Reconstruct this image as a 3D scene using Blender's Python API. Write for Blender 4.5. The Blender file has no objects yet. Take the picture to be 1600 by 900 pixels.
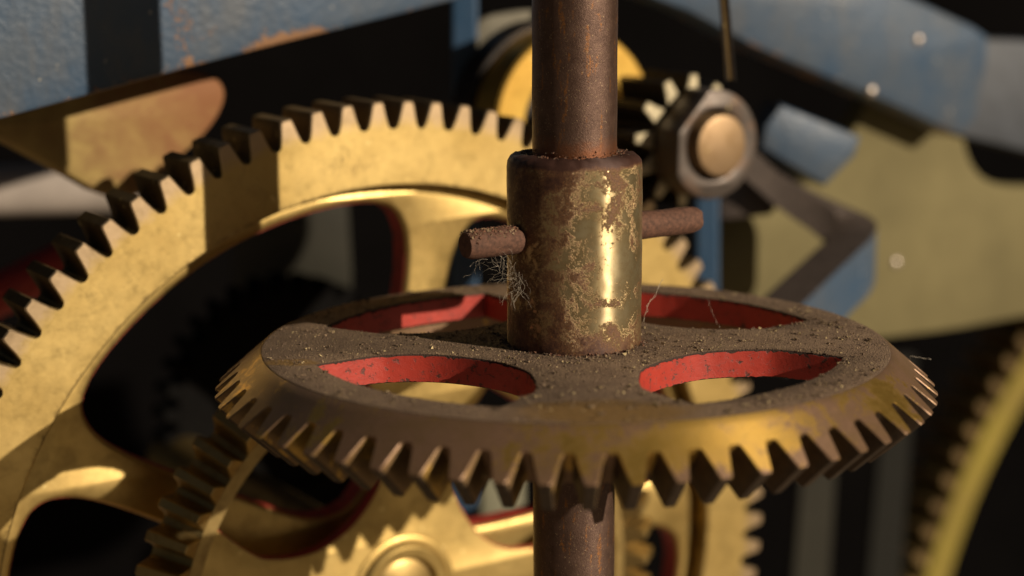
import bpy, bmesh, math, random
from mathutils import Vector, Matrix, Euler, noise as mnoise
random.seed(7)
S = 0.001                       # everything below is written in millimetres
sc = bpy.context.scene
COL = sc.collection
PI = math.pi
rad = math.radians

# ------------------------------------------------------------------ camera, world, sun, exposure
CAM = Vector((-14.91, -440.14, 99.95)); PITCH = 0.19493; FPX = 2929.6; ROLL = -0.0046
cd = bpy.data.cameras.new('camera'); cam = bpy.data.objects.new('camera', cd); COL.objects.link(cam)
cam.matrix_world = Matrix.Translation(CAM * S) @ Matrix.Rotation(PI/2 - PITCH, 4, 'X') @ Matrix.Rotation(ROLL, 4, 'Z')
cd.sensor_width = 36.0; cd.lens = FPX / 1600 * 36.0
cd.clip_start = 0.01; cd.clip_end = 20.0
cd.dof.use_dof = True; cd.dof.focus_distance = 0.441; cd.dof.aperture_fstop = 7.0
sc.camera = cam

SUN_AZ, SUN_EL = rad(58.3), rad(20.5)
SUN = Vector((math.sin(SUN_AZ)*math.cos(SUN_EL), -math.cos(SUN_AZ)*math.cos(SUN_EL), math.sin(SUN_EL)))
w = bpy.data.worlds.new('World'); sc.world = w; w.use_nodes = True
wn = w.node_tree.nodes; bgn = wn['Background']
sky = wn.new('ShaderNodeTexSky'); sky.sky_type = 'NISHITA'; sky.sun_disc = False
sky.sun_elevation = SUN_EL; sky.sun_rotation = PI - SUN_AZ
w.node_tree.links.new(sky.outputs[0], bgn.inputs[0]); bgn.inputs[1].default_value = 0.009
sd = bpy.data.lights.new('sun', 'SUN'); sd.energy = 4.6; sd.angle = rad(0.53); sd.color = (1.0, 0.86, 0.68)
so = bpy.data.objects.new('sun', sd); COL.objects.link(so); so.rotation_euler = SUN.to_track_quat('Z', 'Y').to_euler()
so.location = SUN * 3
sc.view_settings.view_transform = 'Standard'; sc.view_settings.look = 'None'
sc.view_settings.exposure = 0.0; sc.view_settings.gamma = 1.0
sc.view_settings.use_curve_mapping = False

# ------------------------------------------------------------------ places: the wheel planes all stand square to one arbor direction
TH = rad(33.0)
NW = Vector((math.sin(TH), -math.cos(TH), 0)); UW = Vector((math.cos(TH), math.sin(TH), 0)); ZV = Vector((0, 0, 1))
def ray(px, py):
    x, y = px - 800, py - 450
    cr, sr = math.cos(ROLL), math.sin(ROLL)
    x, y = x*cr + y*sr, -x*sr + y*cr
    X, U = x/FPX, -y/FPX
    return Vector((X, math.cos(PITCH) + U*math.sin(PITCH), -math.sin(PITCH) + U*math.cos(PITCH)))
def at(px, py, Y):                      # point of a sight line at depth Y
    d = ray(px, py); return CAM + d * ((Y - CAM.y) / d.y)
def onw(px, py, off):                   # point of a sight line on the wheel-parallel plane n.p = off
    d = ray(px, py); return CAM + d * ((off - NW.dot(CAM)) / NW.dot(d))
def wuv(p): return (UW.dot(p), p.z)

# ------------------------------------------------------------------ helpers
def mesh_obj(name, verts, faces, mats, parent=None, midx=None, smooth=None, scale=S):
    me = bpy.data.meshes.new(name)
    me.from_pydata([tuple(Vector(v)*scale) for v in verts], [], faces)
    return link_mesh(name, me, mats, parent, midx, smooth)
def link_mesh(name, me, mats, parent=None, midx=None, smooth=None):
    if not isinstance(mats, (list, tuple)): mats = [mats]
    for m in mats: me.materials.append(m)
    if midx: me.polygons.foreach_set('material_index', midx)
    bm = bmesh.new(); bm.from_mesh(me); bmesh.ops.recalc_face_normals(bm, faces=bm.faces); bm.to_mesh(me); bm.free()
    if smooth is not None:
        me.polygons.foreach_set('use_smooth', [True]*len(me.polygons))
        me.set_sharp_from_angle(angle=rad(smooth))
    me.update()
    o = bpy.data.objects.new(name, me); COL.objects.link(o)
    if parent is not None: o.parent = parent
    return o
def thing(name, label, cat, mat=None, group=None):
    o = bpy.data.objects.new(name, None); COL.objects.link(o); o.empty_display_size = 0.01
    if mat is not None: o.matrix_world = mat
    o['label'] = label; o['category'] = cat
    if group: o['group'] = group
    return o
def tag(o, label, cat, group=None):
    o['label'] = label; o['category'] = cat
    if group: o['group'] = group
    return o
def frame(origin, x, y, z):             # metre matrix from millimetre origin and axes
    m = Matrix((x, y, z)).transposed().to_4x4(); m.translation = Vector(origin)*S; return m
def lathe(profile, n=128, closed=True, jit=0, a0=0, a1=2*PI):
    full = abs(a1 - a0 - 2*PI) < 1e-6; k = len(profile); V = []; F = []
    m = n if full else n + 1
    for i in range(m):
        a = a0 + (a1 - a0)*i/n; c, s = math.cos(a), math.sin(a)
        for j, (r, z) in enumerate(profile):
            d = jit * mnoise.noise(Vector((r*c*.35, r*s*.35, z*.35 + 3))) if jit else 0
            V.append(((r+d)*c, (r+d)*s, z + d*.5))
    for i in range(n):
        b = (i+1) % m
        for j in range(k if closed else k-1):
            j2 = (j+1) % k
            F.append((i*k+j, b*k+j, b*k+j2, i*k+j2))
    if not closed:
        if profile[0][0] > 1e-6: F.append([i*k for i in range(m)][::-1])
        if profile[-1][0] > 1e-6: F.append([i*k+k-1 for i in range(m)])
    return V, F
def plate(name, outlines, t, mats, parent=None, bevel=0.4, smooth=40, back=True):
    """flat plate in local xy: outlines[0] outer, others openings (mm); front at z=0, goes to z=-t"""
    cu = bpy.data.curves.new(name, 'CURVE'); cu.dimensions = '2D'; cu.fill_mode = 'BOTH'
    cu.extrude = (t/2 - bevel)*S; cu.bevel_depth = bevel*S; cu.bevel_resolution = 1; cu.offset = -bevel*S
    for pts in outlines:
        sp = cu.splines.new('POLY'); sp.points.add(len(pts)-1); sp.use_cyclic_u = True
        for p, q in zip(sp.points, pts): p.co = (q[0]*S, q[1]*S, 0, 1)
    tmp = bpy.data.objects.new(name, cu); COL.objects.link(tmp)
    dg = bpy.context.evaluated_depsgraph_get()
    me = bpy.data.meshes.new_from_object(tmp.evaluated_get(dg)); bpy.data.objects.remove(tmp)
    me.materials.clear()
    bm = bmesh.new(); bm.from_mesh(me); bmesh.ops.remove_doubles(bm, verts=bm.verts, dist=2e-6)
    bmesh.ops.translate(bm, verts=bm.verts, vec=(0, 0, -t/2*S)); bm.to_mesh(me); bm.free()
    return link_mesh(name, me, mats, parent, None, smooth)
def smooth_poly(pts, it=3, keep=()):    # corner-cutting; indices in keep stay sharp
    P = [(Vector((p[0], p[1], 0)), i in keep) for i, p in enumerate(pts)]
    for _ in range(it):
        Q = []
        n = len(P)
        for i in range(n):
            a, ka = P[i]; b, kb = P[(i+1) % n]
            if ka: Q.append((a, True))
            Q.append((a*.75 + b*.25, False)); Q.append((a*.25 + b*.75, False))
        # drop the cut corner next to kept ones is not needed
        P = Q
    return [(p.x, p.y) for p, _ in P]
def resample(pts, step):
    out = []; n = len(pts)
    for i in range(n):
        a = Vector(pts[i]); b = Vector(pts[(i+1) % n]); L = (b-a).length
        m = max(1, int(round(L/step)))
        for k in range(m): out.append(tuple(a.lerp(b, k/m)))
    return out
def inside(p, poly):
    c = False; n = len(poly); x, y = p
    for i in range(n):
        x1, y1 = poly[i]; x2, y2 = poly[i-1]
        if (y1 > y) != (y2 > y) and x < (x2-x1)*(y-y1)/(y2-y1) + x1: c = not c
    return c
def tube(path, radii, n=6):
    V = []; F = []; m = len(path)
    for i, p in enumerate(path):
        p = Vector(p); d = (Vector(path[min(i+1, m-1)]) - Vector(path[max(i-1, 0)])).normalized()
        a = d.orthogonal().normalized(); b = d.cross(a)
        if i and V:
            pa = prev - d*prev.dot(d)
            if pa.length > 1e-6: a = pa.normalized(); b = d.cross(a)
        prev = a
        r = radii[i] if isinstance(radii, (list, tuple)) else radii
        for k in range(n):
            t = 2*PI*k/n; V.append(p + (a*math.cos(t) + b*math.sin(t))*r)
    for i in range(m-1):
        for k in range(n):
            F.append((i*n+k, i*n+(k+1) % n, (i+1)*n+(k+1) % n, (i+1)*n+k))
    F.append(list(range(n))[::-1]); F.append([(m-1)*n+k for k in range(n)])
    return V, F
def box_prism(quad_front, depth_vec):   # polygon (3-D points) pushed along a vector
    n = len(quad_front); V = [Vector(p) for p in quad_front] + [Vector(p)+depth_vec for p in quad_front]
    F = [list(range(n)), list(range(n, 2*n))[::-1]] + [(i, (i+1) % n, n+(i+1) % n, n+i) for i in range(n)]
    return V, F

# ------------------------------------------------------------------ materials
class MB:
    def __init__(s, name):
        s.m = bpy.data.materials.new(name); s.m.use_nodes = True
        s.t = s.m.node_tree; s.n = s.t.nodes; s.l = s.t.links
        s.b = s.n['Principled BSDF']
        g = s.n.new('ShaderNodeNewGeometry'); mp = s.n.new('ShaderNodeVectorMath'); mp.operation = 'SCALE'
        mp.inputs['Scale'].default_value = 1000.0; s.l.new(g.outputs['Position'], mp.inputs[0]); s.p = mp.outputs[0]; s.g = g
    def stretch(s, v):
        x = s.n.new('ShaderNodeVectorMath'); x.operation = 'MULTIPLY'; s.l.new(s.p, x.inputs[0]); x.inputs[1].default_value = v; return x.outputs[0]
    def noise(s, scale, detail=4, rough=.55, dist=0, vec=None, off=0):
        x = s.n.new('ShaderNodeTexNoise'); x.noise_dimensions = '4D'; s.l.new(vec or s.p, x.inputs['Vector'])
        x.inputs['Scale'].default_value = scale; x.inputs['Detail'].default_value = detail; x.inputs['Roughness'].default_value = rough
        x.inputs['Distortion'].default_value = dist; x.inputs['W'].default_value = off; return x.outputs['Fac']
    def voro(s, scale, feat='F1', vec=None):
        x = s.n.new('ShaderNodeTexVoronoi'); x.feature = feat; s.l.new(vec or s.p, x.inputs['Vector']); x.inputs['Scale'].default_value = scale
        return x.outputs['Distance']
    def ramp(s, fac, stops, interp='LINEAR'):
        x = s.n.new('ShaderNodeValToRGB'); s.l.new(fac, x.inputs[0]); x.color_ramp.interpolation = interp; e = x.color_ramp.elements
        while len(e) < len(stops): e.new(.5)
        for el, (p, c) in zip(e, stops):
            el.position = p; el.color = (c, c, c, 1) if not isinstance(c, (tuple, list)) else (*c, 1)
        return x.outputs[0]
    def mix(s, f, a, b, mode='MIX'):
        x = s.n.new('ShaderNodeMix'); x.data_type = 'RGBA'; x.blend_type = mode
        for sock, v in ((x.inputs[0], f), (x.inputs[6], a), (x.inputs[7], b)):
            if isinstance(v, bpy.types.NodeSocket): s.l.new(v, sock)
            elif isinstance(v, (int, float)): sock.default_value = v if sock is x.inputs[0] else (v, v, v, 1)
            else: sock.default_value = (*v, 1)
        return x.outputs[2]
    def math(s, op, a, b=None, clamp=False):
        x = s.n.new('ShaderNodeMath'); x.operation = op; x.use_clamp = clamp
        for sock, v in zip(x.inputs, (a, b)):
            if v is None: continue
            if isinstance(v, bpy.types.NodeSocket): s.l.new(v, sock)
            else: sock.default_value = v
        return x.outputs[0]
    def xyz(s, vec=None):
        x = s.n.new('ShaderNodeSeparateXYZ'); s.l.new(vec or s.p, x.inputs[0]); return x.outputs
    def sph(s, c, r0, r1, sc=(1, 1, 1)):    # 1 inside r0 of a place, 0 beyond r1
        x = s.n.new('ShaderNodeVectorMath'); x.operation = 'SUBTRACT'; s.l.new(s.p, x.inputs[0]); x.inputs[1].default_value = c
        y = s.n.new('ShaderNodeVectorMath'); y.operation = 'MULTIPLY'; s.l.new(x.outputs[0], y.inputs[0]); y.inputs[1].default_value = sc
        z = s.n.new('ShaderNodeVectorMath'); z.operation = 'LENGTH'; s.l.new(y.outputs[0], z.inputs[0])
        mr = s.n.new('ShaderNodeMapRange'); s.l.new(z.outputs['Value'], mr.inputs[0]); mr.inputs[1].default_value = r0; mr.inputs[2].default_value = r1
        mr.inputs[3].default_value = 1; mr.inputs[4].default_value = 0; return mr.outputs[0]
    def bump(s, h, strength, dist, normal=None):
        x = s.n.new('ShaderNodeBump'); s.l.new(h, x.inputs['Height'])
        if isinstance(strength, bpy.types.NodeSocket): s.l.new(strength, x.inputs['Strength'])
        else: x.inputs['Strength'].default_value = strength
        x.inputs['Distance'].default_value = dist*S
        if normal is not None: s.l.new(normal, x.inputs['Normal'])
        return x.outputs[0]
    def turned(s):                          # direction across the lathe marks of a part turned about the world's upright axis
        c = s.n.new('ShaderNodeVectorMath'); c.operation = 'CROSS_PRODUCT'; s.l.new(s.g.outputs['Position'], c.inputs[0]); c.inputs[1].default_value = (0, 0, 1)
        d = s.n.new('ShaderNodeVectorMath'); d.operation = 'CROSS_PRODUCT'; s.l.new(s.g.outputs['Normal'], d.inputs[0]); s.l.new(c.outputs[0], d.inputs[1])
        e = s.n.new('ShaderNodeVectorMath'); e.operation = 'NORMALIZE'; s.l.new(d.outputs[0], e.inputs[0]); return e.outputs[0]
    def set(s, **k):
        for n, v in k.items():
            sock = s.b.inputs[{'color': 'Base Color', 'rough': 'Roughness', 'metal': 'Metallic', 'normal': 'Normal', 'spec': 'Specular IOR Level', 'coat': 'Coat Weight', 'coatr': 'Coat Roughness', 'aniso': 'Anisotropic', 'tangent': 'Tangent'}[n]]
            if isinstance(v, bpy.types.NodeSocket): s.l.new(v, sock)
            elif isinstance(v, tuple): sock.default_value = (*v, 1)
            else: sock.default_value = v
        return s.m

def m_shaft():
    m = MB('rusty_shaft_steel')
    fine = m.noise(2.2, 6, .7); med = m.noise(.35, 6, .65); streak = m.noise(.5, 4, .6, vec=m.stretch((1.2, 1.2, .22)), off=2)
    base = m.mix(m.ramp(med, [(.3, 0), (.7, 1)]), (.085, .047, .033), (.15, .088, .062))
    base = m.mix(m.ramp(m.math('MULTIPLY', m.noise(1.6, 5, .7, off=5), m.ramp(streak, [(.45, 0), (.62, 1)])), [(.42, 0), (.6, 1)]), base, (.30, .12, .03))
    spk = m.ramp(m.noise(2.6, 3, .6, off=9), [(.63, 0), (.70, 1)])
    base = m.mix(spk, base, (.42, .30, .16))
    base = m.mix(m.ramp(m.noise(3.1, 2, .5, off=12), [(.68, 0), (.72, 1)]), base, (.02, .012, .01))
    z = m.xyz()[2]
    foot = m.ramp(m.math('ADD', m.math('MULTIPLY', m.math('SUBTRACT', z, 45.0), .1), m.math('MULTIPLY', med, .9)), [(.55, 1), (.95, 0)])
    footm = m.math('MULTIPLY', foot, m.ramp(m.math('MULTIPLY', z, .01), [(.40, 0), (.44, 1)]))
    base = m.mix(footm, base, (.20, .075, .032))
    return m.set(color=base, metal=.6, aniso=.6, tangent=m.turned(), rough=m.ramp(fine, [(.3, .38), (.7, .54)]),
                 normal=m.bump(m.math('ADD', fine, m.math('MULTIPLY', m.noise(5, 3, .7), .6)), .55, .22))
def m_collar():
    m = MB('rusted_bright_collar')
    x, y, z = m.xyz()
    big = m.noise(.14, 10, .70, dist=.5); fine = m.noise(1.5, 9, .75, dist=.4, off=3); vf = m.noise(4.5, 3, .6, off=7)
    low = m.ramp(m.math('MULTIPLY', z, .02), [(0, .12), (.08, .05), (.20, .0), (.55, .0), (.72, .045), (.86, .075), (.89, .3)])
    lft = m.ramp(m.math('ADD', m.math('MULTIPLY', x, -.03), .5), [(.3, -.03), (.75, .06)])
    r = m.math('ADD', m.math('ADD', m.math('MULTIPLY', big, .68), m.math('MULTIPLY', fine, .36)), m.math('ADD', low, lft))
    rust = m.ramp(r, [(.548, 0), (.592, .8), (.66, 1)])
    halo = m.ramp(r, [(.47, 0), (.585, .8)])
    deep = m.ramp(r, [(.63, 0), (.72, 1)])
    film = m.ramp(m.noise(.22, 5, .6, off=21), [(.35, 0), (.7, 1)])
    metal = m.mix(film, (.52, .43, .25), (.42, .32, .155))
    metal = m.mix(halo, metal, (.33, .205, .085))
    metal = m.mix(m.ramp(vf, [(.66, 0), (.72, .7)]), metal, (.16, .09, .045))
    rc = m.mix(m.ramp(vf, [(.35, 0), (.65, 1)]), (.085, .042, .027), (.19, .088, .042))
    rc = m.mix(m.ramp(m.noise(2.0, 4, .7, off=31), [(.60, 0), (.66, 1)]), rc, (.38, .15, .035))
    rc = m.mix(deep, rc, (.075, .036, .026))
    col = m.mix(rust, metal, rc)
    h = m.math('ADD', m.math('MULTIPLY', rust, m.math('ADD', .5, fine)), m.math('MULTIPLY', m.math('MULTIPLY', vf, .5), rust))
    return m.set(color=col, metal=m.ramp(rust, [(0, .80), (1, .30)]), rough=m.mix(rust, m.ramp(fine, [(.3, .30), (.7, .42)]), .58), aniso=.82, tangent=m.turned(),
                 normal=m.bump(h, .45, .24))
def m_dust():
    m = MB('dusty_plate')
    a = m.noise(.10, 5, .6); f = m.noise(3.0, 5, .75); vf = m.voro(2.4)
    col = m.mix(m.ramp(a, [(.35, 0), (.65, 1)]), (.165, .102, .060), (.25, .165, .098))
    col = m.mix(m.ramp(f, [(.30, .85), (.46, 0)]), col, (.045, .028, .018))
    col = m.mix(m.ramp(m.noise(2.3, 2, .5, off=4), [(.66, 0), (.70, 1)]), col, (.34, .27, .15))
    cl = m.ramp(m.math('ADD', m.math('MULTIPLY', m.noise(.32, 6, .7, dist=.5, off=61), .8), m.math('MULTIPLY', m.sph((0, 0, 0), 15, 30), .16)), [(.44, 0), (.58, .75)])
    col = m.mix(cl, col, (.075, .046, .029))
    w1 = m.math('ADD', m.sph((4, -66, 0), 6, 26, (.8, 1.5, 0)), m.sph((-66, -21, 0), 1, 11, (.7, 1.7, 0)))
    w = m.ramp(m.math('ADD', m.math('MULTIPLY', w1, .55), m.math('MULTIPLY', m.noise(.45, 5, .65, off=8, vec=m.stretch((.4, 1.4, 1))), .6)), [(.55, 0), (.72, .8)])
    col = m.mix(w, col, (.27, .155, .045))
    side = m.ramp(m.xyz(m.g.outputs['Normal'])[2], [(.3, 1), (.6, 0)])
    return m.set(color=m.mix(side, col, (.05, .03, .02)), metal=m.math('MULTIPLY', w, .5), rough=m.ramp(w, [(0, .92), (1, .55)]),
                 normal=m.bump(m.math('ADD', m.math('MULTIPLY', f, .8), m.math('MULTIPLY', vf, -.7)), m.ramp(w, [(0, .8), (1, .25)]), .5))
def m_patina(name='patina_brass', gold_bias=0.0, dark=(.215, .126, .074), place=True):
    m = MB(name)
    big = m.noise(.11, 6, .62, dist=.35); f = m.noise(1.3, 5, .65, off=3); vf = m.noise(4.0, 3, .6, off=5)
    x, y, z = m.xyz()
    g = m.math('ADD', m.math('MULTIPLY', big, .75), m.math('MULTIPLY', f, .22))
    if place:
        pl = m.math('ADD', m.sph((20, -77, -2.4), 4, 40, (.8, .4, 3.6)), m.math('MULTIPLY', m.sph((69, -41, -3), 4, 22, (1, 1, 1.6)), .8))
        g = m.math('ADD', g, m.math('MULTIPLY', pl, .22))
        left = m.math('MULTIPLY', m.ramp(m.math('MULTIPLY', x, -.006), [(.15, 0), (.4, .05)]), 1.0)
        g = m.math('ADD', g, left)
    g = m.math('ADD', g, m.math('MULTIPLY', m.math('SUBTRACT', m.noise(.55, 6, .7, dist=.6, off=41), .5), .22))
    gold = m.ramp(g, [(.575 - gold_bias, 0), (.615 - gold_bias, .75), (.70 - gold_bias, 1)])
    col = m.mix(m.ramp(f, [(.3, 0), (.7, 1)]), dark, tuple(c*1.3 for c in dark))
    col = m.mix(m.ramp(m.noise(.25, 4, .6, off=11), [(.4, 0), (.7, .6)]), col, (.20, .125, .05))
    gc = m.mix(m.ramp(f, [(.35, 0), (.7, 1)]), (.66, .42, .10), (.50, .29, .06))
    col = m.mix(gold, col, gc)
    col = m.mix(m.ramp(vf, [(.66, 0), (.72, .7)]), col, (.05, .03, .02))
    return m.set(color=col, aniso=.75, tangent=m.turned(), metal=m.ramp(gold, [(0, .45), (1, .85)]), rough=m.mix(gold, m.ramp(f, [(.3, .42), (.7, .58)]), m.ramp(f, [(.3, .34), (.7, .48)])),
                 normal=m.bump(m.math('ADD', f, m.math('MULTIPLY', vf, .5)), .3, .15))
def m_brass(name, a=(.66, .475, .175), b=(.50, .345, .115), dirt=.5, rough=(.36, .52), metal=.92, stain=(.20, .12, .045), wheel=False):
    m = MB(name)
    big = m.noise(.035, 5, .6, dist=.4); f = m.noise(.5, 6, .65, off=3); vf = m.noise(2.5, 4, .6, off=6)
    col = m.mix(m.ramp(big, [(.35, 0), (.65, 1)]), a, b)
    blot = m.noise(.16, 7, .72, dist=.5, off=14)
    col = m.mix(m.ramp(blot, [(.50, 0), (.62, dirt*.55)]), col, stain)
    col = m.mix(m.ramp(f, [(.60, 0), (.78, dirt*.6)]), col, stain)
    sc_ = m.noise(.6, 3, .6, vec=m.stretch((3.0, 3.0, .25)), off=23)
    col = m.mix(m.ramp(sc_, [(.66, 0), (.72, dirt*.5)]), col, stain)
    spot = m.ramp(m.noise(.30, 2, .4, off=17), [(.70, 0), (.74, .7)])
    col = m.mix(spot, col, (.80, .62, .26))
    if wheel:
        c = Vector((0, 0, -90)) + NW*(-92)
        d = m.n.new('ShaderNodeVectorMath'); d.operation = 'DISTANCE'; m.l.new(m.p, d.inputs[0]); d.inputs[1].default_value = c
        r = m.math('ADD', d.outputs['Value'], m.math('MULTIPLY', m.math('SUBTRACT', f, .5), 7.0))
        oxide = m.ramp(m.math('MULTIPLY', m.math('SUBTRACT', r, 125.0), .05), [(.38, 0), (.55, .75), (.8, .85)])
        col = m.mix(oxide, col, (.47, .345, .23))
        grease = m.math('MULTIPLY', m.ramp(m.math('MULTIPLY', m.math('SUBTRACT', r, 105.0), .05), [(.50, 0), (.60, 1), (.66, 0)]), m.ramp(blot, [(.40, 0), (.60, .8)]))
        col = m.mix(grease, col, (.10, .062, .025))
        g2 = m.math('MULTIPLY', m.sph(tuple(onw(545, 256, -92)), 2, 11, (1, 1, 2.2)), m.ramp(m.noise(.8, 6, .7, vec=m.stretch((1.4, 1.4, .5)), off=50), [(.52, 0), (.60, .8)]))
        col = m.mix(g2, col, (.22, .14, .055))
    return m.set(color=col, metal=metal, rough=m.ramp(m.math('ADD', m.math('MULTIPLY', blot, .6), m.math('MULTIPLY', f, .4)), [(.38, rough[0]), (.62, rough[1])]),
                 normal=m.bump(m.math('ADD', m.math('MULTIPLY', m.noise(.18, 4, .5, off=4), 1.0), m.math('ADD', m.math('MULTIPLY', f, .6), m.math('MULTIPLY', vf, .25))), .13, .28))
def m_paint(name, c, c2, chip, amount=.62, rough=.4, scale=.25, specks=None, sharp=.03):
    m = MB(name)
    a = m.noise(scale*.35, 5, .6); f = m.noise(scale, 6, .68, dist=.5, off=3); vf = m.noise(2.5, 4, .6, off=5)
    col = m.mix(m.ramp(a, [(.35, 0), (.65, 1)]), c, c2)
    ch = m.ramp(m.math('ADD', m.math('MULTIPLY', f, .8), m.math('MULTIPLY', a, .2)), [(amount, 0), (amount+sharp, 1)])
    col = m.mix(ch, col, chip)
    if specks: col = m.mix(m.ramp(m.noise(scale*3.2, 2, .5, off=8), [(.68, 0), (.72, 1)]), col, specks)
    col = m.mix(m.ramp(m.noise(1.5, 2, .5, off=18), [(.70, 0), (.74, .8)]), col, tuple(x*.18 for x in c))
    return m.set(color=col, rough=m.ramp(f, [(.3, rough*.85), (.7, rough*1.3)]), metal=0,
                 normal=m.bump(m.math('ADD', m.math('MULTIPLY', ch, -.7), m.math('ADD', m.math('MULTIPLY', f, 1.0), m.math('MULTIPLY', vf, .4))), .4, .35))
def edge_mask(m, p0, p1, w):                # 1 along a straight edge of the arch, fading over w
    t = (p1-p0).normalized(); n = NW.cross(t).normalized()
    if n.z < 0: n = -n
    d = m.n.new('ShaderNodeVectorMath'); d.operation = 'DOT_PRODUCT'; m.l.new(m.p, d.inputs[0]); d.inputs[1].default_value = n
    return m.ramp(m.math('MULTIPLY', m.math('ABSOLUTE', m.math('SUBTRACT', d.outputs['Value'], n.dot(p0))), 1/w), [(0, 1), (1, 0)])
def m_blue():
    m = MB('worn_blue_paint')
    a = m.noise(.05, 5, .6); f = m.noise(.16, 7, .7, dist=.5, off=3); vf = m.noise(1.2, 4, .6, off=5); bl = m.voro(.45)
    col = m.mix(m.ramp(a, [(.35, 0), (.65, 1)]), (.036, .072, .126), (.066, .088, .118))
    col = m.mix(m.ramp(m.noise(.09, 4, .6, vec=m.stretch((1, 1, .35)), off=33), [(.5, 0), (.7, .6)]), col, (.105, .103, .10))
    e = m.math('ADD', m.math('ADD', edge_mask(m, onw(0, 187, -128), onw(600, 29, -128), 5), edge_mask(m, onw(1180, 76, -128), onw(1500, 214, -128), 6)),
               m.math('ADD', m.sph(tuple(onw(288, 20, -128)), 2, 13, (1, 1, .45)), m.sph(tuple(onw(425, 58, -128)), 1, 10, (.5, .5, 1))))
    r = m.math('ADD', m.math('ADD', m.math('MULTIPLY', f, .62), m.math('MULTIPLY', vf, .24)), m.math('MULTIPLY', e, .145))
    ch = m.ramp(r, [(.575, 0), (.61, 1)])
    col = m.mix(ch, col, m.mix(vf, (.20, .085, .035), (.32, .19, .10)))
    col = m.mix(m.ramp(m.noise(.42, 2, .5, off=8), [(.70, 0), (.74, .8)]), col, (.36, .34, .29))
    h = m.math('ADD', m.math('MULTIPLY', ch, -.6), m.math('ADD', m.math('MULTIPLY', f, 1.4), m.math('MULTIPLY', bl, .5)))
    return m.set(color=col, rough=m.ramp(f, [(.3, .36), (.7, .55)]), normal=m.bump(h, .45, .5))
def m_plain(name, c, rough=.6, metal=0.0, var=.35, scale=.3, bumpd=.2):
    m = MB(name); f = m.noise(scale, 5, .65)
    col = m.mix(m.ramp(f, [(.3, 0), (.7, 1)]), tuple(x*(1-var) for x in c), tuple(min(1, x*(1+var)) for x in c))
    return m.set(color=col, rough=rough, metal=metal, normal=m.bump(m.noise(scale*5, 4, .65), .35, bumpd))

SHAFT, COLLAR, DUST = m_shaft(), m_collar(), m_dust()
PATINA = m_patina(); FLANK = m_patina('worn_tooth_flank', gold_bias=.07, dark=(.21, .125, .05), place=False)
BRASS = m_brass('brass_face', dirt=.36, wheel=True); BRASS_DULL = m_brass('dull_brass', (.46, .33, .13), (.32, .22, .08), .75)
BRASS_DARK = m_brass('oiled_brass', (.22, .145, .055), (.12, .075, .03), .8, (.45, .65), .6, (.05, .033, .016))  # darker brass; the big wheel's tooth flanks carry their shade in it
RED = m_paint('red_oxide_paint', (.44, .045, .027), (.36, .034, .021), (.085, .032, .022), .548, .45, .6, (.15, .045, .028), .06)
BLUE = m_blue()
BLUE_DEEP = m_paint('deep_blue_paint', (.03, .075, .145), (.045, .09, .16), (.10, .08, .06), .66, .4, .2)
OLIVE = m_plain('pale_olive_paint', (.165, .138, .064), .85, 0, .22, .02); OLIVE.node_tree.nodes['Principled BSDF'].inputs['Specular IOR Level'].default_value = .2
OLIVE_DIM = m_plain('grey_olive_paint', (.034, .031, .021), .6, 0, .15, .05)  # pale olive darkened, shade on the boards put into the colour
IRON = m_plain('dark_iron', (.030, .024, .020), .5, .5, .4, .5)
IRON_BROWN = m_plain('brown_dusty_iron', (.075, .055, .044), .7, .1, .3, .3)
STEEL = m_brass('worn_steel_flange', (.115, .094, .08), (.075, .06, .05), .6, (.4, .6), .6, (.22, .11, .05))
BRONZE = m_brass('bronze_arbor', (.34, .225, .12), (.24, .155, .085), .9, (.45, .55), .7)
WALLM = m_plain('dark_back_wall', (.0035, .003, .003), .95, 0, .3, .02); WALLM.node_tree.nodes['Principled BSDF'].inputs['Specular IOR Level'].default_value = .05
BOUNCEM = m_plain('pale_ground', (.32, .26, .19), .9, 0, .25, .01)
FLANK_SHADE = m_plain('greasy_tooth_flank', (.055, .034, .018), .6, .3, .4, .5)  # shade on the averted flanks and tooth tips, put into a dark colour
IRON_SHADE = m_plain('sooty_iron', (.004, .0036, .0033), .95, 0, .3, .3); IRON_SHADE.node_tree.nodes['Principled BSDF'].inputs['Specular IOR Level'].default_value = .1  # iron gear's shade put into a near-black colour
RUST = m_plain('rust_crust', (.17, .075, .042), .85, .1, .45, 1.2, .5)
GRAIN = [m_plain('grain_brown', (.13, .085, .055), .95), m_plain('grain_tan', (.24, .165, .095), .9), m_plain('grain_straw', (.50, .38, .19), .8)]
WEB = m_plain('cobweb_fibre', (.40, .34, .26), .7)

# ------------------------------------------------------------------ setting: the back wall, the shade of an unlit space put into its colour
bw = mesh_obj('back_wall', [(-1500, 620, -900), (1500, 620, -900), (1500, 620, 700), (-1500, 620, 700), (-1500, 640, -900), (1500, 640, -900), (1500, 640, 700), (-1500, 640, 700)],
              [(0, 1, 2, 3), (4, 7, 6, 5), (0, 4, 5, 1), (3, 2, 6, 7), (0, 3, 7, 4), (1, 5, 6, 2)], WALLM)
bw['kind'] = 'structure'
gd = mesh_obj('ground', [(-6000, -6000, -520), (6000, -6000, -520), (6000, 615, -520), (-6000, 615, -520)], [(0, 1, 2, 3)], BOUNCEM)  # unseen pale sheet, added to bounce sunlight and show in the metal
gd['kind'] = 'structure'

# ------------------------------------------------------------------ vertical shaft
V, F = lathe([(10, -260), (10, 190)], 96, closed=False)
V, F = lathe([(10 + .04*math.sin(i*1.7), -260 + 450*i/90) for i in range(91)], 96, closed=False, jit=.06)
tag(mesh_obj('vertical_shaft', V, F, SHAFT, None, None, 40), 'thick rusty brown vertical steel shaft standing through the toothed crown wheel', 'shaft')

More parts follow.
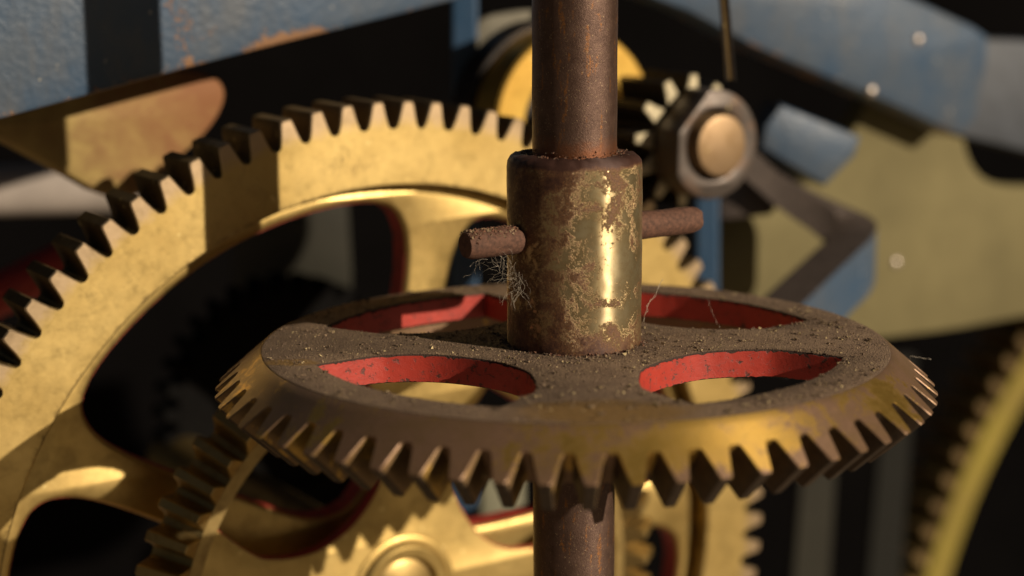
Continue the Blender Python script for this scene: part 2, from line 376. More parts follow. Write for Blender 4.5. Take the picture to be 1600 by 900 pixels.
# ------------------------------------------------------------------ bevel gears (a mitre pair)
APEX = 90.0; NT = 59; PH = -0.0464; TL = 0.10
def bc(s): return (74.8 + s, -0.86*s)
S_ROOT, S_TIP = 5.47, 11.2
def hole_poly(rot, j=0):
    pts = [(60.9, 20.0), (48.3, 12.2), (42.0, 11.2), (35.0, 11.6), (28.0, 13.8), (19.8, 19.8), (13.8, 28.0), (11.6, 35.0), (11.2, 42.0), (12.2, 48.3), (20.0, 60.9)]
    if j: pts = [(x + random.uniform(-j, j), y + random.uniform(-j, j)) for x, y in pts]
    arc = [(64*math.cos(a), 64*math.sin(a)) for a in [rad(18.2 + (71.8-18.2)*k/14) for k in range(14, -1, -1)]]
    body = []
    P = [Vector((*p, 0)) for p in pts]
    n = len(P)
    for i in range(n-1):                # Catmull-Rom through the arm and hub side
        p0, p1, p2, p3 = P[max(i-1, 0)], P[i], P[i+1], P[min(i+2, n-1)]
        if i in (0, n-2): p0, p3 = (p1*2-p2, p3) if i == 0 else (p0, p2*2-p1)
        for k in range(6):
            t = k/6
            q = .5*((2*p1) + (p2-p0)*t + (2*p0-5*p1+4*p2-p3)*t*t + (3*p1-p0-3*p2+p3)*t**3)
            body.append((q.x, q.y))
    poly = body + arc
    c, s = math.cos(rot), math.sin(rot)
    return [(x*c - y*s, x*s + y*c) for x, y in poly]
def bevel_tooth():
    prof = [(-3.35, S_ROOT), (-2.95, S_ROOT+.5), (-2.55, 7.2), (-1.95, 9.2), (-1.5, S_TIP-.35), (-1.15, S_TIP), (1.15, S_TIP), (1.5, S_TIP-.35), (1.95, 9.2), (2.55, 7.2), (2.95, S_ROOT+.5), (3.35, S_ROOT)]
    rings = []
    for t, ins in ((-.0002, .2), (.0022, 0), (.05, 0), (TL-.002, 0), (TL, .2)):
        R = []
        for k, (wv, s) in enumerate(prof):
            if 0 < k < len(prof)-1: wv2 = wv - math.copysign(min(ins, abs(wv)), wv); s2 = s - (ins if 4 <= k <= 7 else 0)
            else: wv2, s2 = wv, s
            r, z = bc(s2); a = wv2/r
            p = Vector((r*math.cos(a), r*math.sin(a), z)); R.append(p.lerp(Vector((0, 0, -APEX)), t))
        rings.append(R)
    V = [p for R in rings for p in R]; n = len(prof); F = []; mi = []
    F.append(list(range(n))); mi.append(0)
    for i in range(len(rings)-1):
        for k in range(n-1):
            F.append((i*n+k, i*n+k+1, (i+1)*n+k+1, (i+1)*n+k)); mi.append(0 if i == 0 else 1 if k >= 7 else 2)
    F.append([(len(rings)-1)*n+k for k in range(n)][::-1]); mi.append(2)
    return V, F, mi
def bevel_gear(root, plate_mat, ring_mats, tooth_mats, arm_rot, phase, paint=True, jit=.35, pt=7.0):
    holes = [hole_poly(arm_rot + k*PI/2, jit) for k in range(4)]
    outer = [(74.8*math.cos(2*PI*k/360), 74.8*math.sin(2*PI*k/360)) for k in range(360)]
    plate('plate', [outer] + holes, pt, plate_mat, root, .45, 35)
    r0, z0 = bc(S_ROOT)
    def ap(r, z, t): return (r*(1-t), z*(1-t) - APEX*t)
    prof = [(73.6, -.8), (74.55, -.25), bc(.5), bc(2), bc(4), (r0, z0), ap(r0, z0, TL), (r0*(1-TL)-3.5, ap(r0, z0, TL)[1]), (67, -7.6), (69, -6.6)]
    V, F = lathe(prof, NT*6)
    mesh_obj('rim', V, F, ring_mats, root, None, 30)
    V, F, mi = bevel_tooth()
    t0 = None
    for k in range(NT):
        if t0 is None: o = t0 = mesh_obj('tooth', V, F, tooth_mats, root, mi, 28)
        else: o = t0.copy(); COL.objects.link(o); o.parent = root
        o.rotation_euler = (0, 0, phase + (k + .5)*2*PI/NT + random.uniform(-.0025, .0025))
    if paint:
        for h in holes:                 # red paint skin on each opening's wall, broken along its upper edge
            P = resample(h, .7); n = len(P); V = []; F = []
            cx = sum(p[0] for p in P)/n; cy = sum(p[1] for p in P)/n
            for i, p in enumerate(P):
                a = Vector(P[i-1]); b = Vector(P[(i+1) % n]); d = (b-a).normalized(); nn = Vector((d.y, -d.x))
                if nn.dot(Vector((cx-p[0], cy-p[1]))) < 0: nn = -nn
                q = Vector(p) + nn*.16; q0 = Vector(p) - nn*.3
                e = mnoise.noise(Vector((p[0]*.35, p[1]*.35, 1.3)))*.5 + mnoise.noise(Vector((p[0]*1.4, p[1]*1.4, 4)))*.45
                top = -.55 - max(0, e)*1.5; bot = .3 - pt + .3*mnoise.noise(Vector((p[0], p[1], 9)))
                V += [(q0.x, q0.y, top), (q.x, q.y, top), (q.x, q.y, bot), (q0.x, q0.y, bot)]
            for i in range(n):
                b = (i+1) % n
                for j in range(4):
                    F.append((i*4+j, b*4+j, b*4+(j+1) % 4, i*4+(j+1) % 4))
            o = mesh_obj('red_paint', V, F, RED, root, None, 50); o['label'] = 'red painted wall of an opening'
    return holes

g1 = thing('bevel_gear', 'dusty brown crown wheel lying flat with red-edged openings and downturned teeth', 'gear')
holes1 = bevel_gear(g1, DUST, PATINA, [PATINA, FLANK, FLANK_SHADE], rad(2.3), PH - PI/2)
# hub collar
prof = [(10.15, 45.2), (12.2, 45.5), (14.3, 45.3), (15.3, 44.7), (15.85, 43.8), (16.05, 42.4)] + [(16.08, 42 - 42*i/30) for i in range(31)] + [(15.6, -1), (10.15, -1)]
V, F = lathe(prof, 144, jit=.10)
V = [(x, y, z + (.5*mnoise.noise(Vector((x*.5, y*.5, 2))) if z > 44.5 else 0)) for x, y, z in V]
collar = mesh_obj('collar', V, F, COLLAR, g1, None, 45); collar['label'] = 'bright metal collar blotched with rust'
# rust creeping up round the shaft foot and round the collar foot
def crumbs(name, spots, mats, parent, size):
    V = []; F = []; mi = []
    for (p, s) in spots:
        b = len(V); R = Euler((random.uniform(0, 6), random.uniform(0, 6), random.uniform(0, 6))).to_matrix()
        for q in ((1, 1, 1), (1, -1, -1), (-1, 1, -1), (-1, -1, 1)):
            V.append(Vector(p) + R @ (Vector(q)*s*random.uniform(.45, .8)))
        k = random.choices(range(len(mats)), [7, 5, 1.5][:len(mats)])[0]
        for f in ((0, 1, 2), (0, 3, 1), (0, 2, 3), (1, 3, 2)): F.append(tuple(b+i for i in f)); mi.append(k)
    o = mesh_obj(name, V, F, mats, parent, mi); o['kind'] = 'stuff'; return o
spots = []
for _ in range(420):
    a = random.uniform(0, 2*PI); r = 10.1 + abs(random.gauss(0, 1.3)); z = 45.5 + max(0, (11.0-r))*random.uniform(0, 1.5)
    spots.append(((r*math.cos(a), r*math.sin(a), z), random.uniform(.08, .32)))
for _ in range(380):
    a = random.uniform(0, 2*PI); r = 15.9 + abs(random.gauss(0, .7)); z = random.uniform(0, .5)
    spots.append(((r*math.cos(a), r*math.sin(a), z), random.uniform(.10, .36)))
crumbs('rust_crumbs', spots, [RUST, GRAIN[0]], g1, 1)
# dust on the plate
spots = []
while len(spots) < 18000:
    r = 74*math.sqrt(random.random()); a = random.uniform(0, 2*PI); p = (r*math.cos(a), r*math.sin(a))
    if r < 16.3 or any(inside(p, h) for h in holes1): continue
    dens = .45 + .8*mnoise.noise(Vector((p[0]*.09, p[1]*.09, 5)))
    if (p[0]-4)**2*.5 + (p[1]+66)**2*2 < 330: dens *= .12
    if random.random() > dens*1.0 + .22 + .4*math.exp(-max(0, r-16)/7.0): continue
    near = math.exp(-max(0, r-16)/5.0)
    s = min(.55, .05 + random.expovariate(16 - 5*near))
    spots.append(((p[0], p[1], s*.25), s))
    if random.random() < .012:          # a caked clump
        for _ in range(random.randint(6, 22)):
            q = (p[0] + random.gauss(0, .45), p[1] + random.gauss(0, .45))
            if not any(inside(q, h) for h in holes1) and 16.3 < math.hypot(*q) < 74: spots.append(((q[0], q[1], random.uniform(.05, .35)), random.uniform(.1, .35)))
crumbs('dust_grains', spots, GRAIN, g1, 1)
# cross pin through collar and shaft
PD = Vector((UW.x, UW.y, 0)); PZ = 26.3
def pin_part(x0, x1, r, jit):
    V = []; F = []; nx = 46; n = 40
    for i in range(nx+1):
        x = x0 + (x1-x0)*i/nx; e = min(i, nx-i)
        rr = r - (.5 if e == 0 else .12 if e == 1 else 0)
        for k in range(n):
            a = 2*PI*k/n; q = Vector((x, rr*math.cos(a), rr*math.sin(a)))
            d = jit*(mnoise.noise(q*.8) + .6*mnoise.noise(q*2.1)) * (1.0 if math.sin(a) > .1 else .3)
            V.append(q*1.0 + Vector((0, math.cos(a), math.sin(a)))*d)
    for i in range(nx):
        for k in range(n): F.append((i*n+k, i*n+(k+1) % n, (i+1)*n+(k+1) % n, (i+1)*n+k))
    F.append(list(range(n))[::-1]); F.append([nx*n+k for k in range(n)])
    return V, F
V, F = pin_part(-30.5, 37.0, 3.35, .34)
pin = mesh_obj('cross_pin', V, F, m_plain('rusty_pin', (.12, .056, .034), .8, .1, .55, 1.0, .8), collar, None, 45)
pin.matrix_local = frame((0, 0, PZ), PD, Vector((-PD.y, PD.x, 0)), ZV); pin['label'] = 'rusty pin driven through the collar'
spots = []
for _ in range(520):
    x = random.uniform(-30.3, -16.5); a = random.gauss(PI/2, .55); r = 3.3
    p = PD*x + Vector((-PD.y, PD.x, 0))*r*math.cos(a) + Vector((0, 0, PZ + r*math.sin(a)))
    spots.append((p, random.uniform(.10, .46)))
crumbs('pin_crust', spots, [RUST, GRAIN[1]], collar, 1)

# second gear of the pair: upright, facing the shaft, its axle square to it
g2 = thing('bevel_gear', 'upright brass gear with oily stubby slanted teeth below the flat crown wheel', 'gear',
           frame(Vector((0, 0, -APEX)) - NW*APEX, UW, ZV, -NW))
bevel_gear(g2, BRASS, BRASS_DULL, [BRASS_DULL, BRASS_DULL, BRASS_DULL], rad(-9.0), rad(1.5), True, pt=4.5)
V, F = lathe([(10.4, -5.6), (11.0, -6.4), (13.6, -6.6), (14.6, -6.0), (15.0, -5.2), (16.0, -5.2), (16.8, -4.9), (17.2, -4.2), (10.4, -4.2)], 96)
mesh_obj('boss', V, F, BRASS, g2, None, 35)

# ------------------------------------------------------------------ large brass spur wheel
WOFF = -92.0
gw = thing('spur_wheel', 'large upright brass wheel with trapezoid teeth and arched spokes behind the shaft', 'gear',
           frame(Vector((0, 0, -APEX)) + NW*WOFF, UW, ZV, NW))
NWT, RR, RT, WT = 93, 132.6, 140.3, 18.0
V, F = lathe([(116.8, -.5), (117.3, 0), (RR, 0), (RR, -WT), (117, -WT)], NWT*4)
mesh_obj('rim', V, F, BRASS, gw, None, 35)
def wheel_opening(a0, a1, rin, rout, h0, h1, fr=9):
    # between spokes at a0 and a1 (clock angles from up, clockwise), spoke half widths h0/h1 at hub/rim
    def sp(ang, side, r, h):            # point beside a spoke
        d = Vector((math.sin(ang), math.cos(ang))); n = Vector((d.y, -d.x)); return d*r + n*h*side
    pts = []
    for r, h in ((rin+4, h0*1.25), (rin+12, h0), (60, h0*.93), (80, h0*.88), (rout-18, h1), (rout-9, h1*1.3), (rout-3.2, h1*1.95)):
        pts.append(sp(a0, 1, r, h))
    b0 = math.atan2(pts[-1].x, pts[-1].y)
    end = []
    for r, h in ((rin+4, h0*1.25), (rin+12, h0), (60, h0*.93), (80, h0*.88), (rout-18, h1), (rout-9, h1*1.3), (rout-3.2, h1*1.95)):
        end.append(sp(a1, -1, r, h))
    b1 = math.atan2(end[-1].x, end[-1].y)
    while b1 < b0: b1 += 2*PI
    for k in range(1, 16):
        a = b0 + (b1-b0)*k/16; f = min(1, min(k, 16-k)/1.6); pts.append(Vector((math.sin(a), math.cos(a)))*(rout - 1.2*(1-f)))
    pts += end[::-1]
    m0 = math.atan2(end[0].x, end[0].y); m1 = math.atan2(pts[0].x, pts[0].y)
    mid = (a0 + (a1 if a1 > a0 else a1+2*PI))/2
    pts.append(Vector((math.sin(mid), math.cos(mid)))*(rin+1))
    return smooth_poly([(p.x, p.y) for p in pts], 2)
SPK = [rad(a) for a in (-61.0, 10.8, 86.5, 157, 228)]
opens = []
for i in range(5):
    a0 = SPK[i]; a1 = SPK[(i+1) % 5]
    if a1 < a0: a1 += 2*PI
    opens.append(wheel_opening(a0, a1, 24, 112, 7.6, 7.2))
circ = [(117.2*math.cos(2*PI*k/240), 117.2*math.sin(2*PI*k/240)) for k in range(240)]
wb = plate('web', [circ] + opens, 9.0, BRASS, gw, 1.3, 50); wb.location = (0, 0, -6.0*S)
for h in opens:
    P = resample(h, 1.5); n = len(P); V = []; F = []
    cx = sum(p[0] for p in P)/n; cy = sum(p[1] for p in P)/n
    for i, p in enumerate(P):
        d = (Vector(P[(i+1) % n]) - Vector(P[i-1])).normalized(); nn = Vector((d.y, -d.x))
        if nn.dot(Vector((cx-p[0], cy-p[1]))) < 0: nn = -nn
        q = Vector(p) + nn*.15; q0 = Vector(p) - nn*.3
        top = -7.4 - .4*max(0, mnoise.noise(Vector((p[0]*.2, p[1]*.2, 3))))
        V += [(q0.x, q0.y, top), (q.x, q.y, top), (q.x, q.y, -14.0), (q0.x, q0.y, -14.0)]
    for i in range(n):
        b = (i+1) % n
        for j in range(4): F.append((i*4+j, b*4+j, b*4+(j+1) % 4, i*4+(j+1) % 4))
    mesh_obj('red_paint', V, F, RED, gw, None, 50)['label'] = 'red painted wall of an opening'
def spur_tooth(rr, rt, hw, t, ch=.35):
    H = rt - rr
    prof = [(-hw*1.02, rr-.15), (-hw*.86, rr+H*.08), (-hw*.70, rr+H*.34), (-hw*.56, rr+H*.66), (-hw*.46, rr+H*.92), (-hw*.35, rt), (hw*.35, rt), (hw*.46, rr+H*.92), (hw*.56, rr+H*.66), (hw*.70, rr+H*.34), (hw*.86, rr+H*.08), (hw*1.02, rr-.15)]
    prof[0] = (prof[0][0], math.sqrt(rr*rr - prof[0][0]**2)); prof[-1] = (prof[-1][0], prof[0][1])
    V = []; F = []; n = len(prof)
    rings = ((0, ch), (-ch, 0), (-t+ch, 0), (-t, ch))
    for z, ins in rings:
        for k, (x, y) in enumerate(prof):
            x2 = x - math.copysign(min(ins, abs(x)*.5), x) if 0 < k < n-1 else x; y2 = y - (ins if 4 <= k <= 7 else 0)
            V.append((x2, y2, z))
    F.append(list(range(n))); mi = [0]
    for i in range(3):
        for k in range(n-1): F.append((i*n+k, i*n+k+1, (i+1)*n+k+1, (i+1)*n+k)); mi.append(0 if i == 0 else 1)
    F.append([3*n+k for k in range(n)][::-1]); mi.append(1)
    return V, F, mi
def ring_of_teeth(root, name, n, rr, rt, hw, t, mats, phase, z=0, keep=None):
    V, F, mi = spur_tooth(rr, rt, hw, t); first = None
    for k in range(n):
        a = phase + k*2*PI/n
        if keep and not keep(a): continue
        if first is None: o = first = mesh_obj(name, V, F, mats, root, mi, 28)
        else: o = first.copy(); COL.objects.link(o); o.parent = root
        o.rotation_euler = (0, 0, -a + random.uniform(-.0012, .0012)); o.location = (0, 0, z*S)
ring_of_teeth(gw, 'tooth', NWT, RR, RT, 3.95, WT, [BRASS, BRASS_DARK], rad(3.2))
ab = lathe([(0, 7.6), (8.6, 7.4), (9.8, 6.8), (10, 6), (10, -160)], 64, closed=False)
ar = mesh_obj('wheel_arbor', ab[0], ab[1], BRASS_DULL, None, None, 35)
ar.matrix_world = frame(Vector((0, 0, -APEX)) + NW*WOFF, UW, ZV, NW)
tag(ar, 'dull brass axle end in the hub of the upright gear under the crown wheel', 'axle')

# ------------------------------------------------------------------ pinion meshing at the wheel's upper right
PO = -88.0
pc = onw(1076, 220, PO)
pn = thing('pinion', 'small dark pinion with pale tooth tips behind a worn round flange', 'pinion', frame(pc, UW, ZV, NW))
V, F = lathe([(0, 0), (13.5, 0), (13.8, -.4), (13.8, -24), (0, -24)], 72, closed=False)
mesh_obj('core', V, F, IRON, pn, None, 35)
TIPS = m_plain('pale_worn_steel', (.55, .47, .30), .5, .4, .25, .4)
ring_of_teeth(pn, 'tooth', 12, 13.6, 20.2, 3.1, 24, [TIPS, IRON], rad(5.5))
fl = []
for k in range(72):
    a = 2*PI*k/72; p = Vector((16.5*math.cos(a), 16.5*math.sin(a)))
    d = Vector((-.72, .69)).normalized(); e = p.dot(d)
    if e > 13.2: p -= d*(e-13.2)
    d = Vector((-1, .02)).normalized(); e = p.dot(d)
    if e > 14.0: p -= d*(e-14.0)
    fl.append((p.x, p.y))
hole = [(10.7*math.cos(2*PI*k/64), 10.7*math.sin(2*PI*k/64)) for k in range(64)]
f = plate('flange', [fl, hole], 11.5, STEEL, pn, .9, 40); f.location = (0, 0, 13.0*S)
V, F = lathe([(0, 15.2), (7.8, 15.1), (9.0, 14.8), (9.4, 14.2), (9.4, -40)], 64, closed=False)
V = [(x+.95, y-.1, z) for x, y, z in V]
mesh_obj('arbor', V, F, BRONZE, pn, None, 40)['label'] = 'round bronze axle end'

# ------------------------------------------------------------------ brass drum behind the shaft, top centre
dc = onw(900, 195, -126)
dr = thing('brass_drum', 'shiny golden drum ring with a dark flange, peeping out behind the shaft at the top', 'drum', frame(dc, UW, ZV, NW))
V, F = lathe([(19, -1), (20, 0), (29.6, 0), (30.4, -.8), (30.4, -13), (19, -13)], 96); mesh_obj('ring', V, F, m_brass('golden_brass', (.72, .46, .10), (.62, .36, .07), .3, (.35, .45), .85), dr, None, 35)
V, F = lathe([(6, -13.5), (31.6, -13.5), (32.2, -14), (32.2, -24), (6, -24)], 96); mesh_obj('flange', V, F, IRON, dr, None, 35)

# ------------------------------------------------------------------ hanging rod, top right of the shaft
a = at(1126, -60, 90); b = at(1142, 124, 90)
hr = thing('hanging_rod', 'thin dark flat rod with brassy edges hanging in from the top edge', 'rod', Matrix.Translation(b*S))
def bar(p0, p1, wx, wy, side):
    d = (p1-p0).normalized(); s = (side - d*side.dot(d)).normalized(); t = d.cross(s)
    V = []
    for p in (p0, p1):
        for sx, sy in ((-1, -1), (1, -1), (1, 1), (-1, 1)): V.append(p + s*sx*wx/2 + t*sy*wy/2)
    return V, [(0, 1, 2, 3), (7, 6, 5, 4), (0, 4, 5, 1), (1, 5, 6, 2), (2, 6, 7, 3), (3, 7, 4, 0)]
V, F = bar(Vector((0, 0, 0)), a-b, 1.5, 1.4, Vector((1, 0, 0))); mesh_obj('core', V, F, BRASS_DARK, hr)
for sgn in (-1, 1):
    V, F = bar(Vector((sgn*1.05, 0, -.3)), a-b+Vector((sgn*1.05, 0, 0)), .6, 2.2, Vector((1, 0, 0))); mesh_obj('edge_strip', V, F, IRON, hr)

# ------------------------------------------------------------------ blue frame, upper left and upper right legs of one casting
FO = -128.0
def wplate(name, px, off, t, mats, parent, bevel=1.0, holes=(), org=None):
    """plate standing parallel to the wheels, outline seen at these picture places"""
    o3 = [onw(x, y, off) for x, y in px]; c = org
    loc = [[(UW.dot(p-c), p.z-c.z) for p in o3]] + [[(UW.dot(onw(x, y, off)-c), onw(x, y, off).z-c.z) for x, y in h] for h in holes]
    ob = plate(name, loc, t, mats, parent, bevel, 40)
    ob.matrix_world = frame(c + NW*(off - NW.dot(c)), UW, ZV, NW)
    return ob
def attach(ob, root): 
    mw = ob.matrix_world.copy(); ob.parent = root; bpy.context.view_layer.update(); ob.matrix_parent_inverse = root.matrix_world.inverted(); ob.matrix_world = mw
fc = onw(300, 60, FO)
fr = thing('blue_arch', 'chipped blue painted iron frame arching over the gears', 'frame', Matrix.Translation(fc*S))
bpy.context.view_layer.update()
l = wplate('left_leg', [(-160, 228), (0, 187), (150, 146), (300, 105), (450, 66), (600, 29), (745, -8), (860, -60), (700, -200), (-160, -200)], FO, 16, BLUE, None, 1.2, (), fc); attach(l, fr)
l = wplate('right_leg', [(990, -12), (1080, 22), (1180, 76), (1290, 122), (1400, 168), (1500, 214), (1528, 190), (1545, 110), (1548, 55), (1530, 42), (1440, 0), (1300, -60), (1000, -60)], FO, 16, BLUE, None, 3.5, (), fc); attach(l, fr)
l = wplate('foot', [(1500, 60), (1600, 62), (1760, 90), (1760, 280), (1600, 236), (1500, 212)], FO-14, 14, m_plain('grey_blue_paint', (.055, .062, .075), .6, 0, .25, .1), None, 2, (), fc); attach(l, fr)  # side face of the leg, its shade put into a darker paint

# posts behind the wheel
def post(px0, px1, y0, y1, Y, mat, label, t=10):
    p = [at(px0, y0, Y), at(px1, y0, Y), at(px1, y1, Y), at(px0, y1, Y)]
    V, F = box_prism(p, Vector((0, t, 0))); base = (p[2]+p[3])/2
    o = mesh_obj('frame_post', [v-base for v in V], F, mat); o.location = base*S
    bv = o.modifiers.new('b', 'BEVEL'); bv.width = .0008; bv.segments = 2
    return tag(o, label, 'post', 'blue upright posts behind the wheel')
post(706, 746, -60, 1000, 178, BLUE_DEEP, 'blue upright post behind the wheel, left of the shaft')
post(1088, 1124, 250, 620, 186, BLUE_DEEP, 'blue upright post behind the wheel, right of the shaft below the pinion')

# ------------------------------------------------------------------ things at the right
def poly_thing(name, px, Y, t, mats, label, cat, bevel=1.0, hole=None, tilt=0):
    c = at(sum(p[0] for p in px)/len(px), sum(p[1] for p in px)/len(px), Y)
    zx = Vector((math.cos(tilt), math.sin(tilt), 0)); nz = Vector((math.sin(tilt), -math.cos(tilt), 0))
    def hit(x, y):
        d = ray(x, y); q = CAM + d*((nz.dot(c) - nz.dot(CAM))/nz.dot(d)); return (zx.dot(q-c), q.z-c.z)
    ob = plate(name, [[hit(*p) for p in px]] + ([[hit(*p) for p in hole]] if hole else []), t, mats, None, bevel, 40)
    ob.matrix_world = frame(c, zx, ZV, nz)
    return tag(ob, label, cat)
cp = wplate('casing_plate', smooth_poly([(1105, 345), (1200, 332), (1320, 240), (1345, 175), (1380, 130), (1760, 110), (1760, 470), (1600, 497), (1490, 518), (1390, 530), (1250, 545), (1105, 560)], 2),
            FO-17, 10, OLIVE, None, 2.5, [smooth_poly([(1506, 190), (1512, 235), (1528, 268), (1556, 288), (1610, 292), (1720, 290), (1720, 180)], 2)], onw(1350, 380, FO-17))
tag(cp, 'large blurred pale olive plate with a dark round-cornered cut-out, behind the blue arch', 'plate')
poly_thing('blue_block', [(1222, 163), (1348, 214), (1338, 245), (1292, 292), (1190, 232), (1196, 196)], 200, 14, BLUE, 'small worn blue block between the pinion and the olive plate', 'block', 2.5, None, rad(20))
poly_thing('bearing_bracket', [(1124, 270), (1180, 262), (1216, 318), (1206, 336), (1124, 346)], 196, 10, IRON_BROWN, 'beige-brown bracket just below the pinion flange', 'bracket', 1.5)
# bent strap: dusty top, blue outer side, inner side browned for its shade
path = [(1150, 215, 196), (1205, 262, 198), (1262, 298, 198), (1312, 325, 196), (1334, 345, 192), (1330, 368, 186), (1300, 398, 176), (1255, 440, 162), (1200, 492, 145)]
P0 = [at(*p) for p in path]; P3 = []
for i in range(len(P0)-1):
    p0, p1, p2, p3 = P0[max(i-1, 0)], P0[i], P0[i+1], P0[min(i+2, len(P0)-1)]
    for k in range(4):
        t = k/4; P3.append(.5*((2*p1) + (p2-p0)*t + (2*p0-5*p1+4*p2-p3)*t*t + (3*p1-p0-3*p2+p3)*t**3))
P3.append(P0[-1])
V = []; F = []; mi = []
for i, p in enumerate(P3):
    d = (P3[min(i+1, len(P3)-1)] - P3[max(i-1, 0)]); d.z = 0; d.normalize(); s = Vector((d.y, -d.x, 0))
    wv = 7.5; hgt = 12 + 7*min(1, max(0, (i-8)/12))
    V += [p + s*wv, p - s*wv, p - s*wv - Vector((0, 0, hgt)), p + s*wv - Vector((0, 0, hgt))]
for i in range(len(P3)-1):
    for j in range(4): F.append((i*4+j, i*4+(j+1) % 4, (i+1)*4+(j+1) % 4, (i+1)*4+j)); mi.append(0 if j == 1 else 1)
F += [(0, 1, 2, 3), tuple((len(P3)-1)*4+j for j in (3, 2, 1, 0))]; mi += [0, 0]
base = P3[-1]
bs = mesh_obj('bent_strap', [v-base for v in V], F, [BLUE, IRON_BROWN], None, mi); bs.location = base*S
bv = bs.modifiers.new('b', 'BEVEL'); bv.width = .0009; bv.segments = 2; bv.material = 1
tag(bs, 'bent blue strap with a dusty brown top, hooking towards the crown wheel at right', 'strap')

GLINT = m_plain('bright_rivet', (.55, .47, .40), .35, .7, .2, .5)  # bright domes added to give small blurred glints
def glint_domes(root, spots, off):
    V, F = lathe([(0, 1.1), (1.2, .9), (2.0, .3), (2.2, -.6)], 20, closed=False); first = None
    inv = root.matrix_world.inverted()
    for x, y in spots:
        if first is None: o = first = mesh_obj('rivet', V, F, GLINT, None, None, 60)
        else: o = first.copy(); COL.objects.link(o)
        o.parent = root; o.matrix_local = inv @ frame(onw(x, y, off), UW, ZV, NW)
bpy.context.view_layer.update()
glint_domes(cp, [(1400, 410)], FO-17)
glint_domes(fr, [(1435, 62), (1362, 142)], FO)

# yellow-rimmed wheel, far right, out of focus
rc = onw(1945, 1000, -245)
yw = thing('spur_wheel', 'blurred yellow rimmed gear wheel with dark teeth in the lower right corner', 'gear', frame(rc, UW, ZV, NW))
RY = (onw(1423, 1000, -245) - rc).length
V, F = lathe([(RY-16, 0), (RY, 0), (RY, -26), (RY-16, -26)], 240); mesh_obj('rim', V, F, m_brass('yellow_brass', (.27, .21, .03), (.22, .165, .028), .6, (.5, .65), .4), yw, None, 35)
ring_of_teeth(yw, 'tooth', 130, RY-.5, RY+9, 4.6, 26, [BRASS_DARK, BRASS_DARK], 0, -1.5, keep=lambda a: math.sin(a) < -.45)
def strip(pts, Y, t, mat, label):
    p = [at(x, y, Y) for x, y in pts]; V, F = box_prism(p, Vector((0, t, 0))); base = (p[2]+p[3])/2
    o = mesh_obj('casing_bar', [v-base for v in V], F, mat); o.location = base*S
    return tag(o, label, 'bar', 'dim bars below the crown wheel')
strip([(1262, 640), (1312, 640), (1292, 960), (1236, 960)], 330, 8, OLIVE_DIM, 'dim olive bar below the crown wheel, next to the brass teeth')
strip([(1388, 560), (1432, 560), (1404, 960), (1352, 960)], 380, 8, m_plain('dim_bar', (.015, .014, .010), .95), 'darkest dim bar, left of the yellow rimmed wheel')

# ------------------------------------------------------------------ things at the left
def m_cover():
    m = MB('rusted_brass_cover'); f = m.noise(.08, 6, .65, dist=.4)
    g = m.math('ADD', m.math('MULTIPLY', m.sph(tuple(onw(350, 140, FO-34)), 4, 60), .55), m.math('MULTIPLY', f, .75))
    return m.set(color=m.mix(m.ramp(g, [(.45, 0), (.85, 1)]), m.mix(m.ramp(f, [(.4, 0), (.6, 1)]), (.40, .28, .09), (.30, .20, .07)), (.24, .10, .036)), rough=.75, metal=.1, normal=m.bump(f, .5, 1.5))
cv = wplate('brass_cover', smooth_poly([(-60, 190), (110, 130), (270, 100), (345, 118), (362, 150), (335, 205), (270, 262), (200, 330), (60, 250)], 2), FO-34, 12, m_cover(), None, 3.5, (), onw(200, 200, FO-34))
tag(cv, 'blurred golden cover stained with rust, tucked under the blue arch', 'cover')
a = at(-160, 300, 215); b = at(236, 292, 240)
V, F = tube([a, a.lerp(b, .5), b], 9.5, 24)
o = mesh_obj('grey_roller', [v-a for v in V], F, m_plain('pale_grey_roller', (.34, .29, .25), .8, 0, .2, .05), None, None, 40); o.location = a*S
tag(o, 'blurred pale grey roller beside the big brass teeth at the left edge', 'roller')
a = at(-120, 520, 130); b = at(120, 400, 150)
V, F = tube([a, a.lerp(b, .5), b], 7, 16)
o = mesh_obj('red_rod', [v-a for v in V], F, RED, None, None, 40); o.location = a*S
tag(o, 'dark red rod behind the teeth at the left edge', 'rod')
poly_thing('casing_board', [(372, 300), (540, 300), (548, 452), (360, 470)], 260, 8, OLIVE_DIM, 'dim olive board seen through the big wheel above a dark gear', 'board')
poly_thing('casing_board', smooth_poly([(738, 36), (780, 20), (900, 10), (900, 150), (738, 215)], 1), 192, 8, m_plain('pale_stone_paint', (.30, .27, .20), .7, 0, .2, .12), 'pale mottled board behind the golden drum at top centre', 'board')
poly_thing('casing_board', [(752, 690), (818, 690), (818, 870), (752, 870)], 240, 8, m_plain('pale_green_paint', (.30, .29, .20), .6, 0, .1, .06), 'pale green board seen beside the lower blue post', 'board')
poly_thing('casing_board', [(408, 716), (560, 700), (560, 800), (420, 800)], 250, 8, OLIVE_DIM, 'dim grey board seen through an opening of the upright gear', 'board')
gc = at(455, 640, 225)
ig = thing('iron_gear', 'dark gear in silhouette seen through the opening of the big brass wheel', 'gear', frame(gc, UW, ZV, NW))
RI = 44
V, F = lathe([(30, 0), (RI, 0), (RI, -12), (30, -12)], 120); mesh_obj('rim', V, F, IRON_SHADE, ig, None, 35)
V, F = lathe([(0, -2), (31, -2), (31, -8), (0, -8)], 60, closed=False); mesh_obj('web', V, F, IRON_SHADE, ig, None, 35)
ring_of_teeth(ig, 'tooth', 34, RI-.2, RI+5.5, 3.6, 12, [IRON_SHADE, IRON_SHADE], 0)

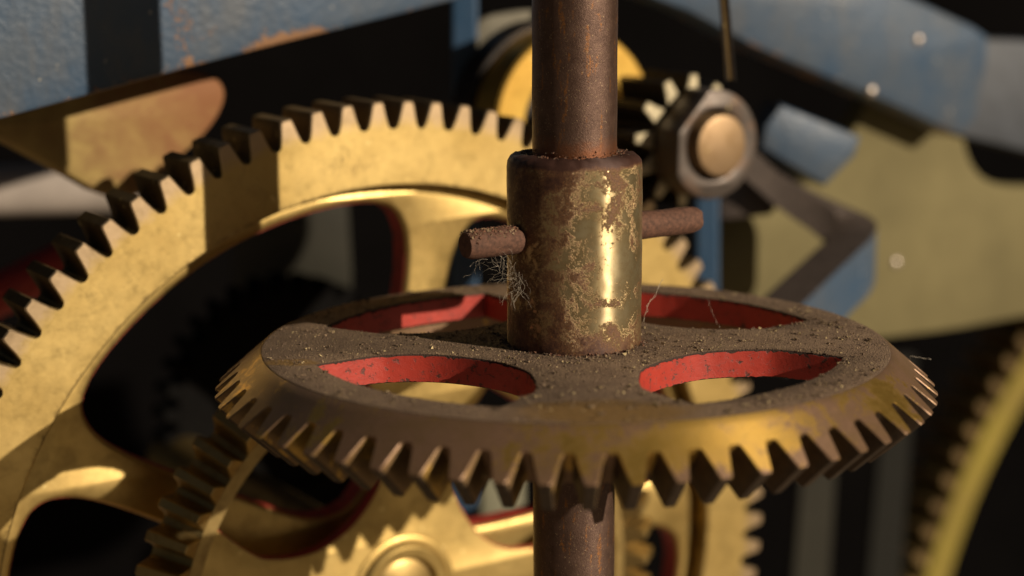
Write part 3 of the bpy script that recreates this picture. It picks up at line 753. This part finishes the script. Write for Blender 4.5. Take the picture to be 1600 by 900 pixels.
# ------------------------------------------------------------------ cobwebs
def strands(name, starts, n, length, spread, label, r=.035, sag=.4):
    V = []; F = []
    for _ in range(n):
        p = Vector(random.choice(starts)) + Vector((random.uniform(-1, 1), random.uniform(-1, 1), random.uniform(-.6, .6)))*spread
        d = Vector((random.gauss(0, 1), random.gauss(0, .6), random.gauss(-sag*.9, .8))).normalized(); path = [p]
        m = int(length*random.uniform(.4, 1.2)/.35)
        for _ in range(m):
            d = (d + Vector((random.gauss(0, .28), random.gauss(0, .28), random.gauss(-.03, .28)))).normalized(); p = p + d*.35; path.append(p)
        if len(path) < 3: continue
        v, f = tube(path, r*random.uniform(.6, 1.3), 3); b = len(V); V += v; F += [tuple(b+i for i in q) for q in f]
    base = Vector(starts[0])
    o = mesh_obj(name, [v-base for v in V], F, WEB); o.location = base*S
    return tag(o, label, 'cobweb')
pl = PD*-24 + Vector((0, 0, PZ-3.6))
strands('cobweb', [pl, PD*-20 + Vector((0, -1, PZ-5)), PD*-18 + Vector((1, -2, PZ-8)), PD*-19 + Vector((1, -2, PZ-11))], 64, 8.5, 1.8, 'tangle of fine cobweb hanging under the left pin end', .02)
def line_web(name, pts, label, n=3):
    V = []; F = []
    for k in range(n):
        path = []
        for i in range(len(pts)-1):
            for t in range(8):
                q = Vector(pts[i]).lerp(Vector(pts[i+1]), t/8) + Vector((random.gauss(0, .14), random.gauss(0, .14), random.gauss(0, .14) - .25*math.sin(PI*t/8)))
                path.append(q)
        v, f = tube(path, .04, 3); b = len(V); V += v; F += [tuple(b+i for i in q) for q in f]
    base = Vector(pts[0]); o = mesh_obj(name, [v-base for v in V], F, WEB); o.location = base*S
    return tag(o, label, 'cobweb')
line_web('cobweb', [at(1036, 436, 6), at(1012, 478, 4), at(1004, 508, 2)], 'thin web strand at the right foot of the collar', 2)
line_web('cobweb', [at(1104, 462, 30), at(1118, 500, 18), at(1126, 513, 14)], 'single golden thread over the rear right opening', 1)
line_web('cobweb', [at(1418, 566, 10), at(1424, 556, 10), at(1460, 560, 12)], 'stray fibre on the right rim of the crown wheel', 1)
